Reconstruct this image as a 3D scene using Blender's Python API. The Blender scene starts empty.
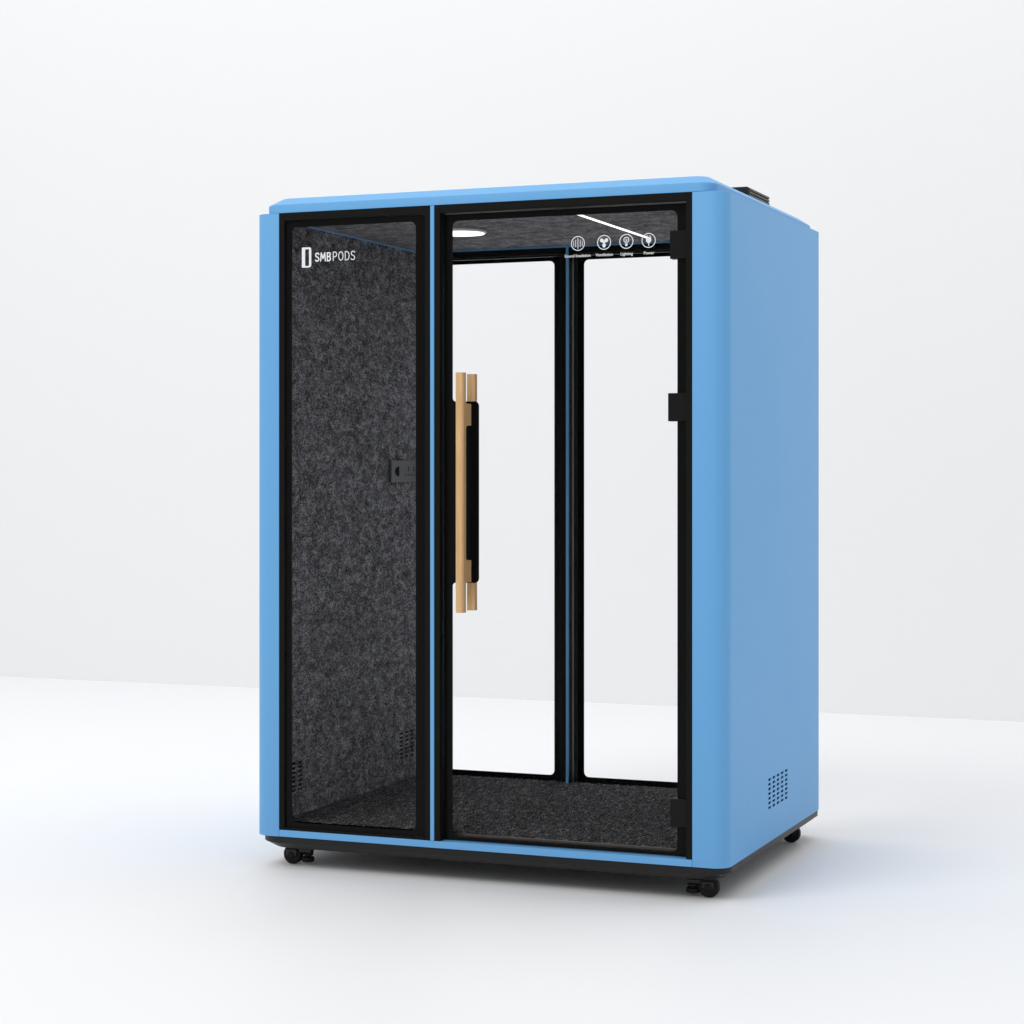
import bpy, bmesh, math, random
from math import sin, cos, pi, radians
from mathutils import Vector, Matrix
random.seed(3)
scene = bpy.context.scene
COL = scene.collection

# ------------------------------------------------------------------ dimensions (metres); x = 0 is the right edge of the door opening
XL = -1.4770          # left edge of the glazed opening
MG = 0.115            # blue margin beside the opening
MGL = 0.097
XO0, XO1 = XL - MGL, MG
D = 1.32              # depth
ZB, ZT = 0.110, 2.250  # blue shell bottom / top
ZS = 0.133            # sill
MX0, MX1 = -0.9080, -0.8940   # mullion
CARPET, CEIL = 0.157, 2.235
WX0, WX1 = -1.500, 0.0315       # felt wall faces

# ------------------------------------------------------------------ node helpers
def new_mat(name):
    m = bpy.data.materials.new(name); m.use_nodes = True
    nt = m.node_tree
    return m, nt, nt.nodes, nt.links, nt.nodes['Principled BSDF']

def simple(name, col, rough=0.5, spec=0.5, metal=0.0, bump=0.0, bscale=400.0, emis=None, estr=0.0, var=0.0, vscale=3.0):
    m, nt, N, L, b = new_mat(name)
    b.inputs['Base Color'].default_value = (*col, 1)
    b.inputs['Roughness'].default_value = rough
    b.inputs['Specular IOR Level'].default_value = spec
    b.inputs['Metallic'].default_value = metal
    tc = N.new('ShaderNodeTexCoord')
    if bump:
        n = N.new('ShaderNodeTexNoise'); n.inputs['Scale'].default_value = bscale; n.inputs['Detail'].default_value = 3
        L.new(tc.outputs['Object'], n.inputs['Vector'])
        bp = N.new('ShaderNodeBump'); bp.inputs['Strength'].default_value = bump; bp.inputs['Distance'].default_value = 0.001
        L.new(n.outputs['Fac'], bp.inputs['Height']); L.new(bp.outputs['Normal'], b.inputs['Normal'])
    if var:
        n = N.new('ShaderNodeTexNoise'); n.inputs['Scale'].default_value = vscale; n.inputs['Detail'].default_value = 4
        L.new(tc.outputs['Object'], n.inputs['Vector'])
        mr = N.new('ShaderNodeMapRange'); mr.inputs['To Min'].default_value = rough - var; mr.inputs['To Max'].default_value = rough + var
        L.new(n.outputs['Fac'], mr.inputs['Value']); L.new(mr.outputs['Result'], b.inputs['Roughness'])
    if emis:
        b.inputs['Emission Color'].default_value = (*emis, 1); b.inputs['Emission Strength'].default_value = estr
    return m

def fibre(name, dark, mid, light, s1, s2, rough=0.95, bump=0.6, lo=0.42, hi=0.585, stretch=(1, 1, 1), w1=0.42):
    """mottled needle-felt / carpet: coarse blotches and fine fibres"""
    m, nt, N, L, b = new_mat(name)
    tc = N.new('ShaderNodeTexCoord')
    n1 = N.new('ShaderNodeTexNoise'); n1.inputs['Scale'].default_value = s1; n1.inputs['Detail'].default_value = 6; n1.inputs['Roughness'].default_value = 0.7; n1.inputs['Distortion'].default_value = 0.6
    n2 = N.new('ShaderNodeTexNoise'); n2.inputs['Scale'].default_value = s2; n2.inputs['Detail'].default_value = 4; n2.inputs['Roughness'].default_value = 0.8; n2.inputs['Distortion'].default_value = 1.5
    mp = N.new('ShaderNodeMapping'); mp.inputs['Scale'].default_value = stretch; L.new(tc.outputs['Object'], mp.inputs['Vector'])
    L.new(mp.outputs['Vector'], n1.inputs['Vector']); L.new(mp.outputs['Vector'], n2.inputs['Vector'])
    mx = N.new('ShaderNodeMath'); mx.operation = 'MULTIPLY_ADD'; mx.inputs[1].default_value = w1
    hm = N.new('ShaderNodeMath'); hm.operation = 'MULTIPLY'; hm.inputs[1].default_value = 1 - w1
    L.new(n2.outputs['Fac'], hm.inputs[0]); L.new(n1.outputs['Fac'], mx.inputs[0]); L.new(hm.outputs[0], mx.inputs[2])
    cr = N.new('ShaderNodeValToRGB'); e = cr.color_ramp.elements
    e[0].position = lo; e[0].color = (*dark, 1); e[1].position = hi; e[1].color = (*light, 1)
    q = e.new((lo + hi) / 2); q.color = (*mid, 1)
    L.new(mx.outputs[0], cr.inputs['Fac']); L.new(cr.outputs['Color'], b.inputs['Base Color'])
    b.inputs['Roughness'].default_value = rough; b.inputs['Specular IOR Level'].default_value = 0.1
    bp = N.new('ShaderNodeBump'); bp.inputs['Strength'].default_value = bump; bp.inputs['Distance'].default_value = 0.003
    L.new(mx.outputs[0], bp.inputs['Height']); L.new(bp.outputs['Normal'], b.inputs['Normal'])
    return m

M = {}
M['blue'] = simple('blue_powder_coat', (0.143, 0.402, 0.735), 0.45, 0.25, bump=0.04, bscale=900, var=0.04)
M['black'] = simple('black_aluminium', (0.0090, 0.0089, 0.0083), 0.50, 0.06, bump=0.05, bscale=700, var=0.06)
M['frit'] = simple('black_glass_border', (0.0045, 0.0045, 0.0045), 0.25, 0.07, var=0.03)
M['hinge'] = simple('black_hinge_metal', (0.006, 0.006, 0.006), 0.38, 0.14, bump=0.05, bscale=600)
M['skirt'] = simple('black_base_steel', (0.010, 0.010, 0.0102), 0.42, 0.28, bump=0.08, bscale=500)
M['rubber'] = simple('black_rubber', (0.008, 0.008, 0.008), 0.6, 0.2, bump=0.1, bscale=300)
M['plastic'] = simple('black_plastic', (0.010, 0.010, 0.010), 0.35, 0.35, var=0.08, vscale=20)
M['steel'] = simple('dark_steel', (0.05, 0.047, 0.045), 0.4, 0.4, metal=0.6, var=0.05, vscale=30)
M['post'] = simple('grey_lit_post_edge', (0.06, 0.06, 0.062), 0.35, 0.4, bump=0.03)  # black post's edge catching light, put into a lighter grey base colour
M['hole'] = simple('dark_duct', (0.006, 0.006, 0.007), 0.8, 0.05, bump=0.1)
M['sock'] = simple('grey_socket_plastic', (0.062, 0.063, 0.067), 0.45, 0.3, bump=0.06, bscale=500)
M['print'] = simple('white_print', (0.86, 0.87, 0.87), 0.6, 0.2, bump=0.03)
M['lamp'] = simple('lit_lamp', (0.8, 0.8, 0.8), 0.5, 0.2, bump=0.02, emis=(1.0, 0.98, 0.95), estr=1.4)
M['lamprim'] = simple('white_lamp_rim', (0.62, 0.62, 0.61), 0.4, 0.4, bump=0.03)
M['thr'] = simple('brushed_threshold', (0.13, 0.115, 0.105), 0.4, 0.4, metal=0.5, var=0.08, vscale=40)
M['felt'] = fibre('charcoal_felt', (0.022, 0.022, 0.024), (0.120, 0.119, 0.129), (0.44, 0.437, 0.465), 55, 230, stretch=(1, 0.42, 0.75), w1=0.30, lo=0.43, hi=0.59)
M['ceil'] = fibre('ceiling_felt', (0.06, 0.06, 0.064), (0.17, 0.167, 0.178), (0.34, 0.335, 0.352), 20, 90)
M['carpet'] = fibre('dark_loop_carpet', (0.006, 0.006, 0.0065), (0.036, 0.036, 0.038), (0.24, 0.24, 0.25), 80, 200, stretch=(1, 0.3, 1), w1=0.25, bump=0.4, lo=0.44, hi=0.60)
M['floor'] = simple('white_studio_floor', (0.853, 0.856, 0.868), 0.55, 0.15, bump=0.03, bscale=60, var=0.05)
M['wall'] = simple('white_studio_wall', (0.865, 0.868, 0.875), 0.8, 0.1, bump=0.03, bscale=80)

# wood
m, nt, N, L, b = new_mat('beech_wood')
tc = N.new('ShaderNodeTexCoord'); mp = N.new('ShaderNodeMapping'); mp.inputs['Scale'].default_value = (60, 60, 3.0)
nz = N.new('ShaderNodeTexNoise'); nz.inputs['Scale'].default_value = 2.0; nz.inputs['Detail'].default_value = 6; nz.inputs['Distortion'].default_value = 0.8
cr = N.new('ShaderNodeValToRGB'); e = cr.color_ramp.elements
e[0].position = 0.3; e[0].color = (0.58, 0.345, 0.150, 1); e[1].position = 0.7; e[1].color = (0.76, 0.490, 0.245, 1)
L.new(tc.outputs['Object'], mp.inputs['Vector']); L.new(mp.outputs['Vector'], nz.inputs['Vector']); L.new(nz.outputs['Fac'], cr.inputs['Fac'])
L.new(cr.outputs['Color'], b.inputs['Base Color']); b.inputs['Roughness'].default_value = 0.5; b.inputs['Specular IOR Level'].default_value = 0.3
M['wood'] = m

# thin clear glass
m = bpy.data.materials.new('clear_glass'); m.use_nodes = True; nt = m.node_tree; N = nt.nodes; L = nt.links
N.remove(N['Principled BSDF']); out = N['Material Output']
tr = N.new('ShaderNodeBsdfTransparent'); tr.inputs['Color'].default_value = (0.998, 0.9985, 0.9985, 1)
gl = N.new('ShaderNodeBsdfGlossy'); gl.inputs['Roughness'].default_value = 0.02
fr = N.new('ShaderNodeFresnel'); fr.inputs['IOR'].default_value = 1.45
mu = N.new('ShaderNodeMath'); mu.operation = 'MULTIPLY'; mu.inputs[1].default_value = 0.03
mix = N.new('ShaderNodeMixShader')
L.new(fr.outputs[0], mu.inputs[0]); L.new(mu.outputs[0], mix.inputs['Fac'])
L.new(tr.outputs[0], mix.inputs[1]); L.new(gl.outputs[0], mix.inputs[2]); L.new(mix.outputs[0], out.inputs['Surface'])
M['glass'] = m

# ------------------------------------------------------------------ mesh helpers
def finish(name, bm, mat, parent=None, bevel=0.0, seg=2, angle=40):
    bmesh.ops.recalc_face_normals(bm, faces=bm.faces)
    me = bpy.data.meshes.new(name); bm.to_mesh(me); bm.free()
    o = bpy.data.objects.new(name, me); COL.objects.link(o)
    me.materials.append(M[mat])
    if parent: o.parent = parent
    if bevel:
        md = o.modifiers.new('bevel', 'BEVEL'); md.width = bevel; md.segments = seg; md.limit_method = 'ANGLE'; md.angle_limit = radians(50)
        md.harden_normals = False
    for p in me.polygons: p.use_smooth = True
    me.set_sharp_from_angle(angle=radians(angle))
    return o

def box(bm, x0, x1, y0, y1, z0, z1):
    v = [bm.verts.new((x, y, z)) for z in (z0, z1) for y in (y0, y1) for x in (x0, x1)]
    for f in ((0, 2, 3, 1), (4, 5, 7, 6), (0, 1, 5, 4), (2, 6, 7, 3), (0, 4, 6, 2), (1, 3, 7, 5)):
        bm.faces.new([v[i] for i in f])

def prism(bm, pts, a0, a1, axis='z'):
    """extrude a 2-D outline: axis z -> pts are (x, y); axis y -> pts are (x, z); axis x -> pts are (y, z)"""
    def mk(p, a):
        return {'z': (p[0], p[1], a), 'y': (p[0], a, p[1]), 'x': (a, p[0], p[1])}[axis]
    A = [bm.verts.new(mk(p, a0)) for p in pts]; B = [bm.verts.new(mk(p, a1)) for p in pts]
    n = len(pts)
    bm.faces.new(A[::-1]); bm.faces.new(B)
    for i in range(n):
        bm.faces.new((A[i], A[(i + 1) % n], B[(i + 1) % n], B[i]))

def rrect(x0, x1, y0, y1, r, n=8):
    out = []
    for cx, cy, a in ((x1 - r, y1 - r, 0), (x0 + r, y1 - r, 90), (x0 + r, y0 + r, 180), (x1 - r, y0 + r, 270)):
        for k in range(n + 1):
            t = radians(a + 90 * k / n); out.append((cx + r * cos(t), cy + r * sin(t)))
    return out

def loft(bm, rings):
    R = [[bm.verts.new(p) for p in r] for r in rings]
    n = len(R[0])
    for a, b in zip(R, R[1:]):
        for i in range(n): bm.faces.new((a[i], a[(i + 1) % n], b[(i + 1) % n], b[i]))
    bm.faces.new(R[0][::-1]); bm.faces.new(R[-1])

def cyl(bm, c, axis, r, h, n=28, r2=None, bev=0.0):
    """cylinder centred at c along axis vector, optional bevelled rims"""
    ax = Vector(axis).normalized(); q = ax.to_track_quat('Z', 'Y').to_matrix()
    r2 = r if r2 is None else r2
    prof = [(-h / 2, r), (h / 2, r2)] if not bev else [(-h / 2, r - bev), (-h / 2 + bev, r), (h / 2 - bev, r2), (h / 2, r2 - bev)]
    loft(bm, [[tuple(Vector(c) + q @ Vector((rr * cos(2 * pi * k / n), rr * sin(2 * pi * k / n), z))) for k in range(n)] for z, rr in prof])

def ring2d(bm, outer, inner, y0, y1):
    """flat ring between two equally long outlines in the x-z plane, with thickness"""
    n = len(outer)
    V = [[bm.verts.new((p[0], y, p[1])) for p in loop] for y in (y0, y1) for loop in (outer, inner)]
    o0, i0, o1, i1 = V
    for k in range(n):
        j = (k + 1) % n
        for q in ((o0[k], o0[j], i0[j], i0[k]), (o1[k], i1[k], i1[j], o1[j]), (i0[k], i0[j], i1[j], i1[k]), (o0[k], o1[k], o1[j], o0[j])):
            bm.faces.new(q)

def cut(o, cutter):
    md = o.modifiers.new('cut', 'BOOLEAN'); md.object = cutter; md.operation = 'DIFFERENCE'; md.solver = 'EXACT'
    bpy.context.view_layer.update()
    dg = bpy.context.evaluated_depsgraph_get()
    me = bpy.data.meshes.new_from_object(o.evaluated_get(dg))
    old = o.data; o.modifiers.clear(); o.data = me; me.name = old.name
    bpy.data.objects.remove(cutter)
    for p in me.polygons: p.use_smooth = True
    me.set_sharp_from_angle(angle=radians(40))

def cutter(bm):
    bmesh.ops.recalc_face_normals(bm, faces=bm.faces)
    me = bpy.data.meshes.new('slot_cutter'); bm.to_mesh(me); bm.free()
    c = bpy.data.objects.new('slot_cutter', me); COL.objects.link(c)
    return c

# ------------------------------------------------------------------ the pod
pod = bpy.data.objects.new('office_pod', None); COL.objects.link(pod)
pod['label'] = 'sky blue soundproof office pod with glass door, standing on black casters on the white floor'
pod['category'] = 'office pod'

def arc(cx, cy, r, a0, a1, n=14):
    return [(cx + r * cos(radians(a0 + (a1 - a0) * k / n)), cy + r * sin(radians(a0 + (a1 - a0) * k / n))) for k in range(n + 1)]

R = 0.100
def slots(y0, z0, ncol, nrow, py, pz, w, h, x0, x1, col_skip=()):
    bm = bmesh.new()
    for i in range(ncol):
        for j in range(nrow):
            cy, cz = y0 + i * py, z0 + j * pz
            pts = [(cy + w / 2 - h / 2 + h / 2 * cos(radians(a)), cz + h / 2 * sin(radians(a))) for a in range(-90, 91, 30)] + \
                  [(cy - w / 2 + h / 2 + h / 2 * cos(radians(a)), cz + h / 2 * sin(radians(a))) for a in range(90, 271, 30)]
            prism(bm, pts, x0, x1, 'x')
    return bm

# right and left shell: C-shaped wall with rounded front and back corners
T = 0.022     # sheet thickness at side
def shell_outline(mg):
    Rf = 0.052
    p = [(0.0, 0.0)] + arc(mg - Rf, Rf, Rf, -90, 0) + arc(mg - R, D - R, R, 0, 90) + [(0.0, D)]
    p += [(0.0, D - 0.062), (0.040, D - 0.062), (mg - T, D - 0.10), (mg - T, 0.10), (0.040, 0.062), (0.0, 0.062)]
    return p
for side in (1, -1):
    mg = MG if side > 0 else MGL
    pts = shell_outline(mg)
    if side < 0: pts = [(XL - x, y) for x, y in pts]
    bm = bmesh.new(); prism(bm, pts, ZB, ZT)
    sp = finish('side_panel', bm, 'blue', pod, bevel=0.0025)
    # seven rows of five ventilation slots through the sheet, a dark duct behind them
    sx = (lambda x: x) if side > 0 else (lambda x: XL - x)
    bmc = bmesh.new(); xa, xb = sorted((sx(mg - T - 0.01), sx(mg - 0.003))); box(bmc, xa, xb, 0.47, 0.81, 0.20, 0.35)
    cut(sp, cutter(bmc))
    xa, xb = sorted((sx(mg - 0.02), sx(mg + 0.02)))
    cut(sp, cutter(slots(0.5235, 0.2265, 5, 7, 0.0565, 0.0158, 0.036, 0.0088, xa, xb)))
    bm = bmesh.new(); xa, xb = sorted((sx(mg - T - 0.004), sx(mg - 0.0036))); box(bm, xa, xb, 0.4705, 0.8095, 0.2005, 0.3495)
    finish('vent_duct', bm, 'hole', sp)

# roof cap: larger corner radius than the walls, chamfered top
bm = bmesh.new()
CX0, CX1 = XO0 + 0.038, XO1 - 0.043      # the cap is narrower than the walls it sits on
def ringz(z, ins, r): return [(x, y, z) for x, y in rrect(CX0 + ins, CX1 - ins, 0.0015 + ins, D - ins, r, 12)]
loft(bm, [ringz(ZT + 0.0008, 0.0, 0.050), ringz(2.2760, 0.0, 0.050), ringz(2.2795, 0.0014, 0.050), ringz(2.3020, 0.034, 0.042), ringz(2.3048, 0.039, 0.040), ringz(2.306, 0.048, 0.036)])
finish('roof_cap', bm, 'blue', pod, angle=25)

# ventilation box on the roof
bm = bmesh.new(); box(bm, -0.34, -0.004, 0.674, 0.965, 2.3064, 2.3530)
vu = finish('roof_ventilator', bm, 'skirt', pod, bevel=0.002)
bm = bmesh.new()
for k in range(4): box(bm, -0.0038, 0.001, 0.684, 0.955, 2.3105 + k * 0.0108, 2.3105 + k * 0.0108 + 0.006)
finish('louvre', bm, 'steel', vu)

# base skirt
bm = bmesh.new()
def ring2(z, ins, r=0.085): return [(x, y, z) for x, y in rrect(XO0 + ins, XO1 - ins, ins, D - ins, r, 12)]
loft(bm, [ring2(0.066, 0.040), ring2(0.0665, 0.034), ring2(0.0855, 0.009), ring2(0.0875, 0.006), ring2(ZB - 0.0006, 0.005)])
finish('base_skirt', bm, 'skirt', pod, angle=25)

# sills and mullions, front and back (blue)
def ymap(y, back): return D - y if back else y
def ybox(bm, x0, x1, y0, y1, z0, z1, back):
    a, b_ = ymap(y0, back), ymap(y1, back); box(bm, x0, x1, min(a, b_), max(a, b_), z0, z1)
for back in (False, True):
    bm = bmesh.new(); ybox(bm, XL + 0.0004, -0.0004, 0.0005, 0.062, ZB, ZS, back)
    finish('sill_rail', bm, 'blue', pod, bevel=0.0015)
    bm = bmesh.new(); ybox(bm, MX0 + 0.010 * back, MX1 + 0.010 * back, -0.001, 0.0635 - 0.0045 * back, ZS + 0.0004, ZT - 0.0004, back)
    finish('mullion', bm, 'blue', pod, bevel=0.0015)

# black frames: left bay and door bay
FW = 0.020
def frame(x0, x1, back, name, bottom):
    x0 += 0.0006; x1 -= 0.0006
    z1 = ZT - 0.0006; z0 = ZS + 0.0006
    bm = bmesh.new()
    for a, b_ in ((x0, x0 + FW), (x1 - FW, x1)):
        ybox(bm, a, b_, 0.0015, 0.060, z0, z1, back)
    ybox(bm, x0 + FW, x1 - FW, 0.0015, 0.060, z1 - 0.026, z1, back)
    if bottom: ybox(bm, x0 + FW, x1 - FW, 0.0030, 0.060, z0, z0 + bottom, back)
    else: ybox(bm, x0 + FW, x1 - FW, 0.046, 0.060, z0, z0 + 0.012, back)
    return finish(name, bm, 'black', pod, bevel=0.0012)

def border(name, ox0, ox1, oz0, oz1, ix0, ix1, iz0, iz1, r, yf, back, parent, tab=None):
    n = 8; inner = rrect(ix0, ix1, iz0, iz1, r, n)
    outer = []
    for cx, cz in ((ox1, oz1), (ox0, oz1), (ox0, oz0), (ox1, oz0)): outer += [(cx, cz)] * (n + 1)
    bm = bmesh.new()
    a, b_ = ymap(yf - 0.0012, back), ymap(yf - 0.0001, back)
    ring2d(bm, outer, inner, a, b_)
    bmesh.ops.dissolve_degenerate(bm, dist=1e-6, edges=bm.edges)
    if tab:
        tx, tz0, tz1 = tab; rr = 0.016; rf = 0.012; x = ix0
        p = [(x, tz0 - rf)]
        p += arc(x + rf, tz0 - rf, rf, 180, 90, 6)[1:]
        p += arc(tx - rr, tz0 + rr, rr, 270, 360, 8)
        p += arc(tx - rr, tz1 - rr, rr, 0, 90, 8)
        p += arc(x + rf, tz1 + rf, rf, 270, 180, 6)
        prism(bm, p, a, b_, 'y')
    return finish(name, bm, 'frit', parent)

def pane(name, x0, x1, z0, z1, yf, th, back):
    bm = bmesh.new(); ybox(bm, x0, x1, yf, yf + th, z0, z1, back)
    return finish(name, bm, 'glass', pod)

LG, DG = 0.012, 0.034          # glass front faces: fixed pane, door
EX = FW + 0.0012
# front fixed bay
frame(XL, MX0, False, 'window_frame', 0.008)
win = pane('window', XL + EX, MX0 - EX, ZS + 0.010, ZT - 0.0285, LG, 0.008, False)
border('glass_border', XL + EX, MX0 - EX, ZS + 0.010, ZT - 0.0285, -1.4340, -0.9654, 0.1600, 2.2000, 0.020, LG, False, win)
# front door bay
frame(MX1, 0.0, False, 'door_frame', 0)
DX0, DX1, DZ0, DZ1 = MX1 + EX + 0.001, -EX - 0.001, ZS + 0.003, ZT - 0.0295
door = pane('door', DX0, DX1, DZ0, DZ1, DG, 0.010, False)
HX0 = -0.8405
border('glass_border', DX0, DX1, DZ0, DZ1, HX0, -0.0585, 0.1480, 2.1985, 0.020, DG, False, door, tab=(-0.7455, 0.9935, 1.5965))
# back bays, same layout seen from inside
frame(XL, MX0 + 0.010, True, 'window_frame', 0.008)
w2 = pane('window', XL + EX, MX0 + 0.010 - EX, ZS + 0.010, ZT - 0.0285, LG, 0.008, True)
border('glass_border', XL + EX, MX0 + 0.010 - EX, ZS + 0.010, ZT - 0.0285, -1.4260, -0.9590, 0.1700, 2.1900, 0.020, LG, True, w2)
frame(MX1 + 0.010, 0.0, True, 'window_frame', 0.008)
w3 = pane('window', MX1 + 0.010 + EX, -EX, ZS + 0.010, ZT - 0.0285, LG, 0.008, True)
border('glass_border', MX1 + 0.010 + EX, -EX, ZS + 0.010, ZT - 0.0285, -0.8350, -0.0470, 0.1700, 2.1900, 0.020, LG, True, w3)

# threshold strip at the foot of the door
bm = bmesh.new(); box(bm, DX0 + 0.02, DX1 - 0.03, 0.0625, 0.0675, 0.1375, CARPET - 0.0035)
finish('threshold_strip', bm, 'thr', pod, bevel=0.001)

# hinges
for zc, xa in ((2.0875, -0.0800), (1.569, -0.0865), (0.275, -0.0790)):
    bm = bmesh.new()
    box(bm, xa, -0.0245, DG - 0.0125, DG - 0.0015, zc - 0.0450, zc + 0.0450)
    box(bm, xa, -0.0245, DG + 0.0102, DG + 0.020, zc - 0.0450, zc + 0.0450)
    box(bm, -0.0240, -0.0212, DG - 0.010, DG + 0.018, zc - 0.0430, zc + 0.0430)
    finish('hinge', bm, 'hinge', door, bevel=0.0015)

# wooden handles: a square bar with chamfered edges on two blocks, outside and inside
def handle(xc, yc, dirn):
    bm = bmesh.new()
    w, t, ch = 0.0140, 0.0130, 0.0045
    z0, z1 = 0.898, 1.690
    def sec(s): return [(xc - w + s * 0, yc - t), (xc + w, yc - t), (xc + w, yc + t), (xc - w, yc + t)]
    oct_ = [(xc - w, yc + dirn * -1 * (t - ch)), (xc - w + ch * .6, yc - dirn * t), (xc + w - ch, yc - dirn * t), (xc + w, yc - dirn * (t - ch)), (xc + w, yc + dirn * t), (xc - w, yc + dirn * t)]
    prism(bm, oct_, z0, z1)
    ya = yc + dirn * (t + 0.0002); yb = DG - 0.0016 if dirn > 0 else DG + 0.0104
    for zc in (0.898 + 0.135, 1.690 - 0.138):
        box(bm, xc - w * 0.85, xc + w * 0.95, min(ya, yb), max(ya, yb), zc - 0.036, zc + 0.036)
    # soft fillets where a block meets the bar
    for zc, s in ((0.898 + 0.135 + 0.036, 1), (1.690 - 0.138 - 0.036, -1)):
        r = 0.022; y_in = ya
        p = [(y_in, zc), (y_in + dirn * r, zc)] + [(y_in + dirn * (r - r * sin(radians(a))), zc + s * (r - r * cos(radians(a)))) for a in range(0, 91, 15)][1:]
        prism(bm, p, xc - w * 0.84, xc + w * 0.84, 'x')
    return finish('handle', bm, 'wood', door, bevel=0.0012)
handle(-0.7865, -0.0260, 1)
handle(-0.7975, 0.0990, -1)

# ------------------------------------------------------------------ printed marks
def flat(bm, pts, y0): prism(bm, pts, y0 - 0.0006, y0, 'y')
def stroke(bm, pts, w, y0):
    for (xa, za), (xb, zb) in zip(pts, pts[1:]):
        d = Vector((xb - xa, zb - za)); l = d.length
        if l < 1e-7: continue
        d /= l; n = Vector((-d.y, d.x)) * w / 2; e = d * w * 0.42
        flat(bm, [(xa - e.x + n.x, za - e.y + n.y), (xa - e.x - n.x, za - e.y - n.y), (xb + e.x - n.x, zb + e.y - n.y), (xb + e.x + n.x, zb + e.y + n.y)], y0)
        y0 -= 0.000006
YL = LG - 0.0003
# logo mark: an open door-like rectangle
bm = bmesh.new()
lx0, lx1, lz0, lz1 = -1.3940, -1.3580, 2.0610, 2.1300
n = 6
def rr4(x0, x1, z0, z1, rs):
    out = []
    for (cx, cz, a), r in zip(((x1, z1, 0), (x0, z1, 90), (x0, z0, 180), (x1, z0, 270)), rs):
        sx = -1 if cx == x1 else 1; sz = -1 if cz == z1 else 1
        for k in range(n + 1):
            t = radians(a + 90 * k / n); out.append((cx + sx * r + r * cos(t), cz + sz * r + r * sin(t)))
    return out
ring2d(bm, rr4(lx0, lx1, lz0, lz1, (.007, .003, .001, .009)), rr4(lx0 + 0.0125, lx1 - 0.0085, lz0 + 0.0055, lz1 - 0.0065, (.002, .001, .001, .002)), YL - 0.0006, YL)
finish('logo_mark', bm, 'print', win)
# lettering, drawn as strokes on a 1-high grid
G = {
 'S': (0.62, [[(0.60, 0.86), (0.50, 0.98), (0.30, 1.0), (0.10, 0.94), (0.04, 0.77), (0.12, 0.60), (0.32, 0.51), (0.52, 0.42), (0.60, 0.25), (0.52, 0.07), (0.32, 0.0), (0.12, 0.03), (0.02, 0.14)]]),
 'M': (0.86, [[(0.02, 0.0), (0.12, 1.0), (0.43, 0.32), (0.74, 1.0), (0.84, 0.0)]]),
 'B': (0.62, [[(0.04, 0.0), (0.04, 1.0), (0.36, 1.0), (0.52, 0.92), (0.54, 0.74), (0.44, 0.57), (0.30, 0.53), (0.04, 0.53)], [(0.30, 0.53), (0.50, 0.47), (0.60, 0.28), (0.52, 0.08), (0.34, 0.0), (0.04, 0.0)]]),
 'P': (0.60, [[(0.04, 0.0), (0.04, 1.0), (0.36, 1.0), (0.53, 0.92), (0.58, 0.72), (0.52, 0.52), (0.36, 0.44), (0.04, 0.44)]]),
 'O': (0.76, [[(0.38, 1.0), (0.16, 0.92), (0.04, 0.68), (0.02, 0.5), (0.04, 0.32), (0.16, 0.08), (0.38, 0.0), (0.60, 0.08), (0.72, 0.32), (0.74, 0.5), (0.72, 0.68), (0.60, 0.92), (0.38, 1.0)]]),
 'D': (0.68, [[(0.04, 0.0), (0.04, 1.0), (0.30, 1.0), (0.54, 0.90), (0.66, 0.66), (0.66, 0.34), (0.54, 0.10), (0.30, 0.0), (0.04, 0.0)]]),
}
def word(txt, x, z, h, w, gap, xs=1.0):
    bm = bmesh.new(); cx = x
    for ch in txt:
        adv, strokes = G[ch]
        for s in strokes: stroke(bm, [(cx + a * h * xs, z + b_ * h) for a, b_ in s], w, YL)
        cx += adv * h * xs + gap
    return bm, cx
bm, cx = word('SMB', -1.3420, 2.0815, 0.0270, 0.0042, 0.0062, 0.80)
finish('lettering', bm, 'print', win)
bm, cx = word('PODS', cx + 0.0030, 2.0815, 0.0285, 0.0028, 0.0068, 0.82)
finish('lettering', bm, 'print', win)

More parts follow.
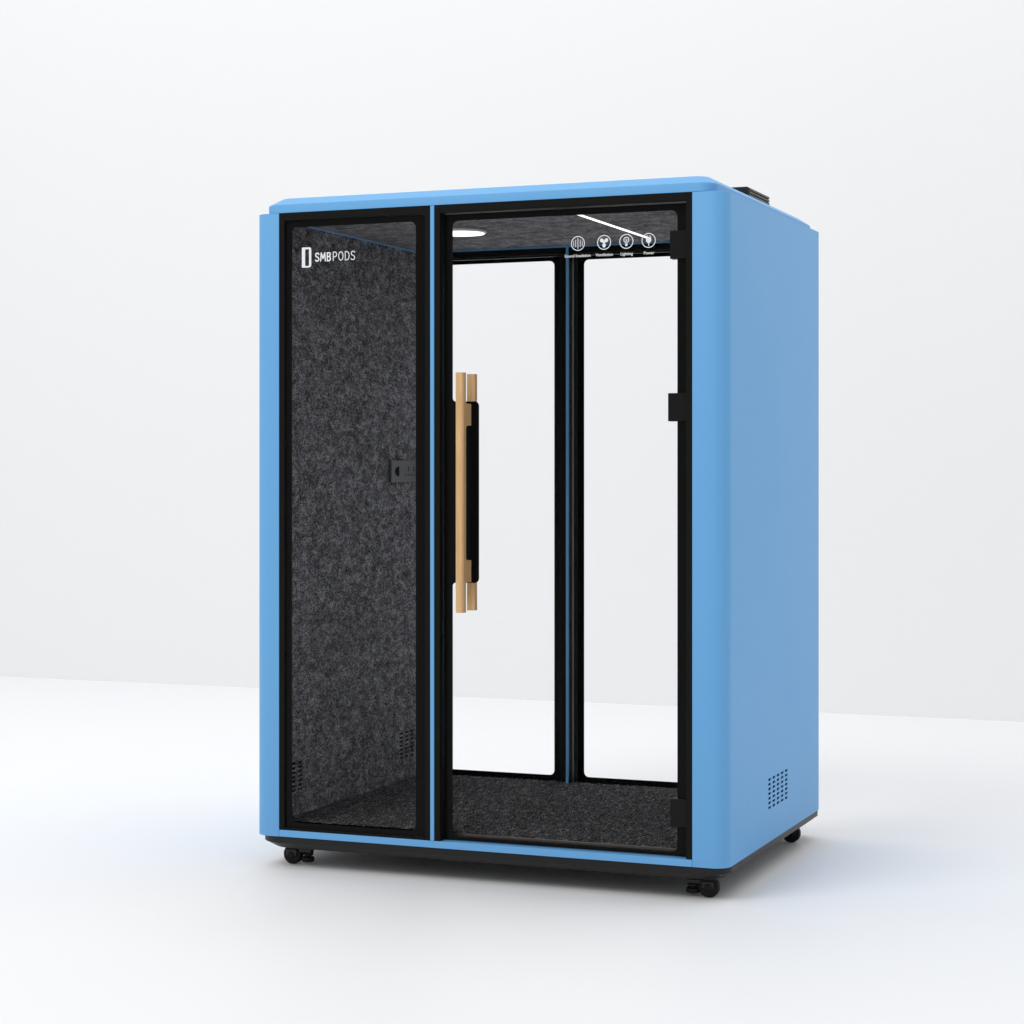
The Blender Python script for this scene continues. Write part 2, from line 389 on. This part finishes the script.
# four round icons with captions on the door glass
YD = DG - 0.0003
ICZ = 2.1058
ICX = [-0.3965, -0.3065, -0.2305, -0.1550]
def disc(cx, cz, r, n=24, sx=1, sz=1, rot=0):
    c, s = cos(rot), sin(rot)
    return [(cx + r * sx * cos(2 * pi * k / n) * c - r * sz * sin(2 * pi * k / n) * s, cz + r * sx * cos(2 * pi * k / n) * s + r * sz * sin(2 * pi * k / n) * c) for k in range(n)]
def icon(i):
    cx, cz = ICX[i], ICZ
    bm = bmesh.new()
    ring2d(bm, disc(cx, cz, 0.0238, 48), disc(cx, cz, 0.0212, 48), YD - 0.0006, YD)
    S = 0.0242
    if i == 0:      # sound bars either side of a partition
        flat(bm, [(cx - .0011, cz - .72 * S), (cx + .0011, cz - .72 * S), (cx + .0011, cz + .72 * S), (cx - .0011, cz + .72 * S)], YD)
        for s in (-1, 1):
            for k, (dx, hh) in enumerate(((0.33, 0.50), (0.62, 0.34))):
                x = cx + s * dx * S
                flat(bm, [(x - .0009, cz - hh * S), (x + .0009, cz - hh * S), (x + .0009, cz + hh * S), (x - .0009, cz + hh * S)], YD)
    if i == 1:      # fan
        for a in (40, 140, 270):
            t = radians(a); r0 = 0.40 * S
            flat(bm, disc(cx + r0 * cos(t), cz + r0 * sin(t), 0.30 * S, 20, 1.0, 0.82, t), YD)
        flat(bm, disc(cx, cz, 0.15 * S, 16), YD - 0.0007)
    if i == 2:      # light bulb
        ring2d(bm, disc(cx, cz + .20 * S, 0.40 * S, 24), disc(cx, cz + .20 * S, 0.29 * S, 24), YD - 0.0006, YD)
        flat(bm, disc(cx, cz + .18 * S, 0.11 * S, 12), YD)
        flat(bm, [(cx - .14 * S, cz - .62 * S), (cx + .14 * S, cz - .62 * S), (cx + .16 * S, cz - .26 * S), (cx - .16 * S, cz - .26 * S)], YD)
        flat(bm, [(cx - .05 * S, cz - .20 * S), (cx + .05 * S, cz - .20 * S), (cx + .05 * S, cz + .05 * S), (cx - .05 * S, cz + .05 * S)], YD)
    if i == 3:      # plug
        flat(bm, rrect(cx - .36 * S, cx + .36 * S, cz - .16 * S, cz + .42 * S, .08 * S, 4), YD)
        for s in (-1, 1):
            x = cx + s * .19 * S
            flat(bm, [(x - .06 * S, cz + .44 * S), (x + .06 * S, cz + .44 * S), (x + .06 * S, cz + .66 * S), (x - .06 * S, cz + .66 * S)], YD)
        flat(bm, [(cx - .16 * S, cz - .34 * S), (cx + .16 * S, cz - .34 * S), (cx + .27 * S, cz - .17 * S), (cx - .27 * S, cz - .17 * S)], YD)
        flat(bm, [(cx - .06 * S, cz - .72 * S), (cx + .06 * S, cz - .72 * S), (cx + .06 * S, cz - .35 * S), (cx - .06 * S, cz - .35 * S)], YD)
    return finish('icon', bm, 'print', door)
def caption(txt, cx, cz, size):
    cu = bpy.data.curves.new('caption', 'FONT'); cu.body = txt; cu.size = size; cu.align_x = 'CENTER'; cu.align_y = 'CENTER'
    cu.extrude = 0.0003; cu.offset = 0.00012; cu.resolution_u = 3
    o = bpy.data.objects.new('caption_text', cu); COL.objects.link(o)
    bpy.context.view_layer.update()
    me = bpy.data.meshes.new_from_object(o.evaluated_get(bpy.context.evaluated_depsgraph_get()))
    bpy.data.objects.remove(o); me.name = 'caption'
    me.transform(Matrix.Translation((cx, YD - 0.0004, cz)) @ Matrix.Rotation(pi / 2, 4, 'X'))
    c = bpy.data.objects.new('caption', me); COL.objects.link(c); c.parent = door
    me.materials.clear(); me.materials.append(M['print'])
for i, t in enumerate(('Sound Insulation', 'Ventilation', 'Lighting', 'Power')):
    icon(i); caption(t, ICX[i] + (0.001 if i else -0.001), 2.0655, 0.0136)

# ------------------------------------------------------------------ interior
YI0, YI1 = 0.0640, 1.2050
for side in (-1, 1):
    bm = bmesh.new()
    xa, xb = (WX0 - 0.004, WX0) if side < 0 else (WX1, WX1 + 0.004)
    box(bm, xa, xb, YI0, YI1 + 0.05, CARPET - 0.010, CEIL - 0.0005)
    fw = finish('felt_wall', bm, 'felt', pod)
    if side < 0:
        for y0, nc in ((0.104, 3), (1.050, 4)):
            cut(fw, cutter(slots(y0, 0.243, nc, 7, 0.0500, 0.0158, 0.036, 0.0085, WX0 - 0.02, WX0 + 0.02)))
            bm = bmesh.new(); box(bm, WX0 - 0.030, WX0 - 0.0045, y0 - 0.04, y0 + 0.19, 0.22, 0.36)
            finish('vent_duct', bm, 'hole', fw)
# carpet and ceiling
bm = bmesh.new()
cx0, cx1, cy0, cy1 = WX0 + 0.0005, WX1 - 0.0005, 0.0680, D - 0.0630
nx, ny = 255, 196
g = [[bm.verts.new((cx0 + (cx1 - cx0) * (i + (random.uniform(-.3, .3) if 0 < i < nx else 0)) / nx, cy0 + (cy1 - cy0) * (j + (random.uniform(-.3, .3) if 0 < j < ny else 0)) / ny,
      CARPET - 0.005 * random.random())) for i in range(nx + 1)] for j in range(ny + 1)]
for j in range(ny):
    for i in range(nx): bm.faces.new((g[j][i], g[j][i + 1], g[j + 1][i + 1], g[j + 1][i]))
finish('carpet', bm, 'carpet', pod, angle=180)
bm = bmesh.new(); box(bm, WX0 + 0.0005, WX1 - 0.0005, YI0, YI1, CEIL, ZT - 0.001)
ceil = finish('ceiling_panel', bm, 'ceil', pod)
bm = bmesh.new()
box(bm, WX0 + 0.0006, WX0 + 0.0066, YI0, YI1, CEIL - 0.0040, CEIL - 0.0004)
box(bm, WX0 + 0.0070, WX1 - 0.0008, YI1 - 0.006, YI1, CEIL - 0.0055, CEIL - 0.0004)
finish('ceiling_trim', bm, 'blue', ceil)
# black header between the ceiling and the back windows
bm = bmesh.new(); box(bm, WX0 + 0.001, WX1 - 0.001, YI1 + 0.005, D - 0.0645, CEIL - 0.030, ZT - 0.001)
box(bm, WX0 + 0.001, WX1 - 0.001, YI1 + 0.020, D - 0.0645, CEIL - 0.036, CEIL - 0.0305)
finish('header_rail', bm, 'black', pod, bevel=0.002)
# blue edged fin inside, in front of the back mullion
bm = bmesh.new(); box(bm, -0.8730, -0.8635, YI1 + 0.0005, YI1 + 0.0045, CARPET, CEIL - 0.0006)
fin = finish('edge_trim', bm, 'blue', pod)
bm = bmesh.new(); box(bm, -0.8730, -0.8635, YI1 + 0.0047, D - 0.0645, CARPET - 0.001, CEIL - 0.0365)
box(bm, MX0 + 0.005, MX1 + 0.015, D - 0.0643, D - 0.0602, CARPET - 0.001, CEIL - 0.0365)
fn = finish('fin', bm, 'black', fin)
# post inside beside the back mullion; its grey paints in the light on its edge
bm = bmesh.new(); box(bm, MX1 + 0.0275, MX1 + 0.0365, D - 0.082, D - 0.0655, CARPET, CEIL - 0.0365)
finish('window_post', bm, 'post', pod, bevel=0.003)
# lamps
bm = bmesh.new(); cyl(bm, (-1.040, 0.575, CEIL - 0.006), (0, 0, 1), 0.090, 0.011, 56, bev=0.003)
lr = finish('ceiling_light', bm, 'lamprim', ceil)
bm = bmesh.new(); cyl(bm, (-1.040, 0.575, CEIL - 0.0128), (0, 0, 1), 0.082, 0.0022, 56)
dd = finish('diffuser', bm, 'lamp', pod); dd.name = 'light_diffuser'
bm = bmesh.new(); box(bm, -0.491, -0.481, 0.18, 1.060, CEIL - 0.004, CEIL - 0.0004)
finish('strip_light', bm, 'lamp', ceil)
# socket on the felt wall
bm = bmesh.new(); box(bm, WX0 + 0.0004, WX0 + 0.010, 0.934, 1.19, 1.319, 1.407)
so = finish('power_socket', bm, 'sock', pod, bevel=0.002)
bm = bmesh.new(); prism(bm, [(1.005 + 1.9 * (a - 1.005), b_) for a, b_ in arc(1.005, 1.363, 0.0190, 90, 270, 14)], WX0 + 0.0102, WX0 + 0.0112, 'x')
finish('switch', bm, 'hole', so)
bm = bmesh.new()
for k in range(5):
    box(bm, WX0 + 0.0102, WX0 + 0.0108, 1.060 + k * 0.026, 1.070 + k * 0.026, 1.346, 1.351)
    if k in (1, 3): box(bm, WX0 + 0.0102, WX0 + 0.0108, 1.062 + k * 0.026, 1.068 + k * 0.026, 1.364, 1.382)
finish('socket_hole', bm, 'hole', so)

# ------------------------------------------------------------------ casters: wheel, fork housing, levelling foot
def caster(x, y, s):
    bm = bmesh.new()
    # mounting plate, stem and fork cheeks
    box(bm, x - 0.030, x + 0.030, y - 0.030, y + 0.030, 0.0605, 0.0658)
    cyl(bm, (x, y, 0.056), (0, 0, 1), 0.016, 0.009, 20)
    box(bm, x - 0.020, x + 0.020, y - 0.0215, y - 0.0172, 0.030, 0.0525)
    box(bm, x - 0.020, x + 0.020, y + 0.0172, y + 0.0215, 0.030, 0.0525)
    box(bm, x - 0.020, x + 0.020, y - 0.0171, y + 0.0171, 0.0672 - 0.0665 + 0.0560, 0.0600)
    # arm out to the foot
    xa, xb = sorted((x + s * 0.020, x + s * 0.072)); box(bm, xa + 0.0003, xb, y - 0.014, y + 0.014, 0.042, 0.0555)
    c = finish('caster', bm, 'plastic', pod, bevel=0.002)
    bm = bmesh.new(); cyl(bm, (x, y - 0.0030, 0.0335), (0, 1, 0), 0.0335, 0.0270, 36, bev=0.004)
    cyl(bm, (x, y - 0.0185, 0.0335), (0, 1, 0), 0.0120, 0.0100, 20, bev=0.002)
    finish('wheel', bm, 'rubber', c)
    bm = bmesh.new()
    fx = x + s * 0.055
    cyl(bm, (fx, y, 0.0190), (0, 0, 1), 0.0225, 0.0160, 24, bev=0.002)
    cyl(bm, (fx, y, 0.0298), (0, 0, 1), 0.0120, 0.0052, 18)
    cyl(bm, (fx, y, 0.0370), (0, 0, 1), 0.0190, 0.0092, 12, bev=0.0015)
    finish('levelling_foot', bm, 'rubber', c)
caster(-1.474, 0.105, 1)
caster(0.030, 0.095, -1)
caster(0.033, 1.150, -1)
caster(-1.474, 1.150, 1)

# ------------------------------------------------------------------ setting
bm = bmesh.new(); box(bm, -22, 22, -22, 5.30, -0.2, 0.0)
fl = finish('floor', bm, 'floor'); fl['kind'] = 'structure'
bm = bmesh.new(); box(bm, -22, 22, 5.17, 5.4, -0.15, 14.0)
wl = finish('wall', bm, 'wall'); wl['kind'] = 'structure'

# ------------------------------------------------------------------ light: even white studio, soft lamps
w = bpy.data.worlds.new('World'); scene.world = w; w.use_nodes = True
bg = w.node_tree.nodes['Background']; bg.inputs['Color'].default_value = (0.97, 0.985, 1.0, 1); bg.inputs['Strength'].default_value = 0.63
def area(name, loc, target, size, power, col=(1, 1, 1)):
    l = bpy.data.lights.new(name, 'AREA'); l.shape = 'RECTANGLE'; l.size, l.size_y = size; l.energy = power; l.color = col
    o = bpy.data.objects.new(name, l); COL.objects.link(o); o.location = loc
    o.rotation_euler = (Vector(target) - Vector(loc)).to_track_quat('-Z', 'Y').to_euler()
    return o
area('studio_overhead', (-1.5, 1.8, 10.0), (-1.5, 1.8, 0), (18, 5), 440)
area('studio_key', (-5.0, -8.5, 11.5), (-0.7, 0.4, 1.1), (7, 7), 760, (1.0, 0.985, 0.96))

# ------------------------------------------------------------------ camera: level, with lens shift
cd = bpy.data.cameras.new('Camera'); cam = bpy.data.objects.new('Camera', cd); COL.objects.link(cam)
cam.location = (1.9059, -6.2916, 1.3685)
cam.rotation_euler = (pi / 2, 0, radians(21.830))
cd.sensor_width = 36; cd.lens = 2067 / 1024 * 36; cd.shift_y = -42 / 1024; cd.clip_end = 200
scene.camera = cam
scene.render.resolution_x = 1024; scene.render.resolution_y = 1024
vs = scene.view_settings
vs.view_transform = 'Standard'; vs.look = 'None'; vs.exposure = -0.06; vs.gamma = 1; vs.use_curve_mapping = False
scene.cycles.max_bounces = 12; scene.cycles.transparent_max_bounces = 24; scene.cycles.diffuse_bounces = 6
